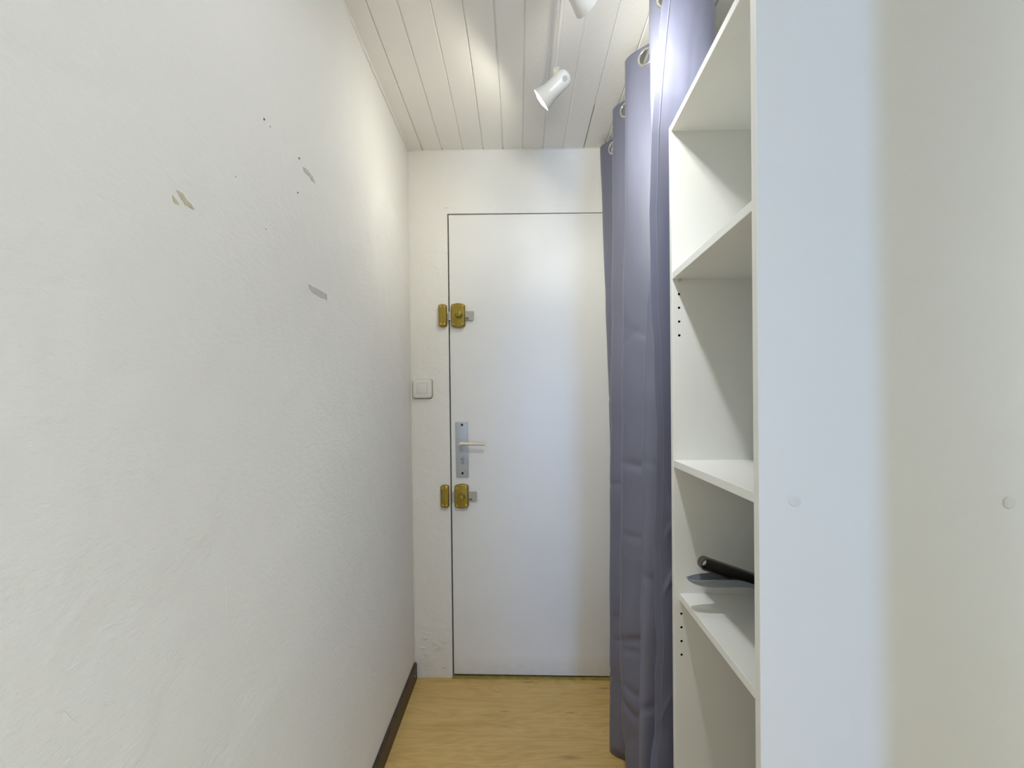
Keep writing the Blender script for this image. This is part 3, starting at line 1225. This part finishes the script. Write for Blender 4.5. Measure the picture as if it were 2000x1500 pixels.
def path_at(z):
    """control points of the pleats in plan at height z, from the entrance wall to the free edge"""
    f = (ZT - z) / ZT
    xr = .456 + .015 * f
    c = {k: crest_at(k, z) for k in range(1, 6)}
    pts = [(xr - .01, 2.006)]
    pts.append(c[1])
    pts.append((xr, (c[1][1] * .46 + c[2][1] * .54)))
    pts.append(c[2])
    pts.append((xr, (c[2][1] * .46 + c[3][1] * .54)))
    pts.append(c[3])
    pts.append((xr, (c[3][1] * .46 + c[4][1] * .54)))
    pts.append(c[4])
    pts.append((.492 - .02 * f, 1.172))
    pts.append((.505 - .02 * f, 1.140))
    pts.append((c[5][0] + .085, c[5][1] + .010 + .003 * math.sin(z * 7)))
    pts.append(c[5])
    return [Vector((x, y, 0)) for x, y in pts]


def catmull(p0, p1, p2, p3, t):
    return .5 * ((2 * p1) + (p2 - p0) * t + (2 * p0 - 5 * p1 + 4 * p2 - p3) * t * t + (3 * p1 - p0 - 3 * p2 + p3) * t ** 3)


SUB = 18


def sample(z):
    c = path_at(z)
    n = len(c)
    out = []
    for i in range(n - 1):
        a, b2 = c[i], c[i + 1]
        p0_ = c[i - 1] if i else a * 2 - b2
        p3_ = c[i + 2] if i + 2 < n else b2 * 2 - a
        # tension: soften the spline so that the pleats stay within their crests
        for k in range(SUB):
            t = k / SUB
            cm = catmull(p0_, a, b2, p3_, t)
            s = t * t * (3 - 2 * t)
            hm = Vector((a.x + (b2.x - a.x) * s, a.y + (b2.y - a.y) * t, 0))
            out.append(cm.lerp(hm, .7 if i < 7 else 0))
    out.append(c[-1])
    return out


zz = []
z = ZT
while z > ZT - .12:
    zz.append(z)
    z -= .004
while z > .03:
    zz.append(z)
    z -= .009
NR = len(zz)
# the hem stops just above the floor
rows = []
creases = [(.478, .49, .075, .35, .0075), (.470, .455, .06, .15, .004), (.476, .28, .08, -.85, .008), (.482, .335, .06, -.55, .005), (.470, .20, .06, .9, .005),
           (.300, .22, .045, -1.0, .006), (.295, .46, .04, .5, .004), (.480, .80, .07, -.12, .004), (.475, 1.02, .08, -.18, .0035), (.470, 1.42, .06, .8, .003), (.655, .42, .06, .3, .004),
           (.660, .75, .05, -.3, .004), (.290, .92, .05, .25, .0045), (.94, .93, .06, 1.0, .006), (.95, .80, .06, -.9, .005)]
for k in range(42):
    creases.append((random.uniform(0, 1), random.uniform(.05, 1.45), random.uniform(.03, .09), random.uniform(-.9, .9), random.uniform(.0012, .0042)))
for j, z in enumerate(zz + [0.0]):
    pl = sample(max(z, .02))
    m = len(pl)
    row = []
    for i, p in enumerate(pl):
        tan = pl[min(i + 1, m - 1)] - pl[max(i - 1, 0)]
        nr = Vector((tan.y, -tan.x, 0)).normalized()
        s = i / (m - 1)
        u = s * 1.9
        amp = min(1, (ZT - z) / .3)
        d = .0022 * amp * noise.noise((u * 9, z * 2.2, 4.4)) + .0012 * amp * noise.noise((u * 30, z * 9, 1.4))
        d *= 1 if s < .83 else .25
        for cs, cz, ln, sl, dep in creases:
            du = (s - cs) * 1.9
            if abs(du) < ln:
                dz_ = z - (cz + sl * du)
                if abs(dz_) < .04:
                    d -= dep * math.exp(-(dz_ / .011) ** 2) * (1 - (du / ln) ** 2)
        q = p + nr * d
        zf = z if j < NR else floor_z(q.x) + .006 + .010 * max(0, s - .93) / .07
        row.append(Vector((q.x, q.y, max(zf, floor_z(q.x) + .006))))
    rows.append(row)
m = len(rows[0])
# eyelets sit half-way along every pleat face
zi = min(range(NR), key=lambda j: abs(zz[j] - ZR))
eyes = []
for seg in range(1, 8):
    i = int((seg + .5) * SUB)
    p = rows[zi][i]
    tan = rows[zi][i + 1] - rows[zi][i - 1]
    best = min(range(seg * SUB, (seg + 1) * SUB), key=lambda q: abs(rows[zi][q].x - XROD))
    p = rows[zi][best].copy()
    tan = rows[zi][best + 2] - rows[zi][best - 2]
    p.z = ZR
    eyes.append((p, Vector((tan.y, -tan.x, 0)).normalized()))

curtain = thing('curtain', 'full length grey lilac eyelet curtain bunched in pleats beside the door', 'curtain', (XROD, 1.5, floor_z(XROD)))
bm = new_bm()
vg = [[bm.verts.new(p) for p in r] for r in rows]
for j in range(len(rows) - 1):
    for i in range(m - 1):
        c = (rows[j][i] + rows[j + 1][i + 1]) / 2
        if c.z > ZR - .05 and any((c - e[0]).length < .0215 for e in eyes):
            continue
        bm.faces.new((vg[j][i], vg[j + 1][i], vg[j + 1][i + 1], vg[j][i + 1]))
bmesh.ops.delete(bm, geom=[v for v in bm.verts if not v.link_faces], context='VERTS')
fab = obj('fabric', bm, M_cloth, curtain, smooth=True, recalc=False)
sol = fab.modifiers.new('thickness', 'SOLIDIFY')
sol.thickness = .0011
sol.offset = 0
for p, nr in eyes:
    bm = new_bm()
    torus(bm, p, nr, .0240, .0042, flat=.8)
    obj('eyelet', bm, M_chrome, curtain, smooth=True)


# vertical side hem at the free edge: a folded strip, raised, with a stitch line
def hem_strip(i0, i1, off):
    bm = new_bm()
    fr, bk = [], []
    for j in range(len(rows)):
        a, b2 = [], []
        for i in range(i0, i1 + 1):
            p = rows[j][i]
            tan = rows[j][min(i + 1, m - 1)] - rows[j][max(i - 1, 0)]
            nr = Vector((tan.y, -tan.x, 0)).normalized()
            if nr.y > 0:
                nr = -nr
            a.append(bm.verts.new(p + nr * off))
            b2.append(bm.verts.new(p + nr * .0003))
        fr.append(a)
        bk.append(b2)
    w_ = i1 - i0
    for j in range(len(rows) - 1):
        for i in range(w_):
            bm.faces.new((fr[j][i], fr[j + 1][i], fr[j + 1][i + 1], fr[j][i + 1]))
        bm.faces.new((fr[j][0], bk[j][0], bk[j + 1][0], fr[j + 1][0]))
        bm.faces.new((fr[j][w_], fr[j + 1][w_], bk[j + 1][w_], bk[j][w_]))
    return bm


obj('side_hem', hem_strip(m - 5, m - 1, .0011), M_cloth, curtain, smooth=.8)
bm = new_bm()
for j in range(2, len(rows) - 2):
    p, q = rows[j][m - 5], rows[j + 1][m - 5]
    tan = rows[j][m - 4] - rows[j][m - 6]
    nr = Vector((tan.y, -tan.x, 0)).normalized()
    if nr.y > 0:
        nr = -nr
    L = (q - p).length
    k = max(1, int(L / .003))
    e1 = (rows[j][m - 1] - rows[j][m - 5]).normalized() * .0022
    for a in range(k):
        s0 = p.lerp(q, a / k) + nr * .0013 + e1
        s1 = p.lerp(q, (a + .55) / k) + nr * .0013 + e1
        tube(bm, [s0, s1], .0003, 4)
stc = obj('stitching', bm, simple('pale_thread', (.42, .42, .52), .7), curtain)
stc['kind'] = 'stuff'

# rod
rod = thing('curtain_rod', 'slim metal curtain rod under the ceiling carrying the grey curtain', 'curtain rod', (XROD, D, ZR))
bm = new_bm()
tube(bm, [(XROD, 1.14, ZR - .013), (XROD, D - .004, ZR - .013)], .0085, 16)
obj('pole', bm, M_chrome, rod, smooth=.6)
bm = new_bm()
lathe(bm, [(0, .022), (.003, .022), (.005, .014), (.012, .012)], (XROD, D, ZR - .013), (0, -1, 0), 20)
obj('wall_socket', bm, M_chrome, rod, smooth=.6)
bm = new_bm()
tube(bm, [(XROD, 1.16, ZR - .013), (XROD, 1.16, ZC)], .006, 10)
obj('ceiling_bracket', bm, M_chrome, rod, smooth=.6)

# ------------------------------------------------------------------ ceiling spot bar with three lamps
BX, BZ = .131, CAMZ + 1.071
bar_end = P(1086, 131, 1.43)
bar = thing('spot_light_bar', 'white ceiling spotlight bar with adjustable lamp heads above the entry', 'ceiling light', (BX, .95, ZC))
bm = new_bm()
tube(bm, [(BX - .008, .42, BZ), (bar_end.x, bar_end.y, bar_end.z)], .0062, 14)
obj('tube', bm, M_lampwhite, bar, smooth=.6)
bm = new_bm()
lathe(bm, [(0, .05), (.012, .05), (.018, .044), (.020, 0)], (BX - .004, .80, ZC), (0, 0, -1), 28)
tube(bm, [(BX - .004, .80, ZC), (BX - .004, .80, BZ)], .008, 12)
obj('ceiling_rose', bm, M_lampwhite, bar, smooth=.6)


def lamp_head(tail, axis, joint, power, col, vent_dir=None, beam=2.2):
    axis = Vector(axis).normalized()
    tail = Vector(tail)
    bm = new_bm()
    k = 1.0
    prof = [(-.008, 0), (-.0070, .010), (-.004, .0175), (.002, .0232), (.010, .0258), (.022, .0268), (.052, .0266), (.064, .0268), (.072, .0280), (.080, .0302), (.090, .0332), (.099, .0360), (.1035, .0370),
            (.1035, .0356), (.098, .0340), (.085, .0292), (.072, .0260), (.060, .0240), (.012, .0238), (.004, 0)]
    lathe(bm, prof, tail, axis, 36)
    head = obj('lamp_head', bm, M_lampwhite, bar, smooth=.9)
    bm = new_bm()
    lathe(bm, [(.030, .010), (.055, .014), (.075, .022), (.088, .0285), (.096, .0305), (.1015, .0300), (.1055, .0250), (.1085, .016), (.1095, 0)], tail, axis, 28)
    bu = obj('bulb', bm, M_bulb, head, smooth=True)
    # swivel joint between tube and head
    bm = new_bm()
    a, b2 = Vector(joint[0]), Vector(joint[1])
    tube(bm, [a + (a - b2).normalized() * .004, a.lerp(b2, .42)], [.0098, .0098], 18)
    tube(bm, [a.lerp(b2, .46), b2], [.0090, .0090], 18)
    tube(bm, [a.lerp(b2, .3), a.lerp(b2, .7)], .007, 12)
    obj('swivel_joint', bm, M_joint, head, smooth=.6)
    if vent_dir is not None:
        bm = new_bm()
        vd = Vector(vent_dir)
        vd = (vd - axis * vd.dot(axis)).normalized()
        sd = axis.cross(vd)
        cc = .014
        for q in range(-2, 3):
            off = q * .0031
            half = math.sqrt(max(0, .0086 ** 2 - off ** 2))
            if half < .002:
                continue
            pts = []
            for e in range(5):
                s = -half + 2 * half * e / 4
                ang = off / .0267
                rad = .0267
                pts.append(tail + axis * (cc + s) + (vd * math.cos(ang) + sd * math.sin(ang)) * rad)
            tube(bm, pts, .00065, 5)
        obj('vent_grille', bm, M_base, head)
    for pw, size, blend in ((power[0], 3.1, .3), (power[1], beam, 1.0)):
        L = bpy.data.lights.new('spot', 'SPOT')
        L.energy = pw
        L.color = col
        L.spot_size = size
        L.spot_blend = blend
        L.shadow_soft_size = .024
        lo = bpy.data.objects.new('lamp_light', L)
        C.objects.link(lo)
        lo.parent = head
        lo.matrix_basis = world_of(head).inverted() @ (Matrix.Translation(tail + axis * .1125) @ axis.to_track_quat('-Z', 'Y').to_matrix().to_4x4())
    return head


# lamp over the door end of the bar, mouth to the lower left
mouth1 = P(1057, 196, 1.472)
ax1 = Vector((-.080, .030, -.057)).normalized()
tail1 = mouth1 - ax1 * .1035
j1 = P(1086, 134, 1.43)
lamp_head(tail1, ax1, (j1, tail1 + ax1 * .036 + Vector((-.008, -.004, .024))), LAMP_POWER[0], LAMP_COLOR[0], (.05, -1, -.7))
# second lamp, mouth turned to the right and away
mouth2 = P(1150, 1, .988)
ax2 = Vector((.74, .60, -.24)).normalized()
tail2 = mouth2 - ax2 * .1035
lamp_head(tail2, ax2, (Vector((BX - .003, tail2.y + .03, BZ - .006)), tail2 + ax2 * .032 + Vector((0, 0, .022))), LAMP_POWER[1], LAMP_COLOR[1], beam=2.3)
# third lamp near the passage, tilted down
ax3 = Vector((.02, .50, -.86)).normalized()
tail3 = Vector((.115, .655, CAMZ + .88)) - ax3 * .1125
lamp_head(tail3, ax3, (Vector((BX - .006, tail3.y + .01, BZ - .006)), tail3 + ax3 * .02 + Vector((.0, 0, .018))), LAMP_POWER[2], LAMP_COLOR[2], beam=1.5)
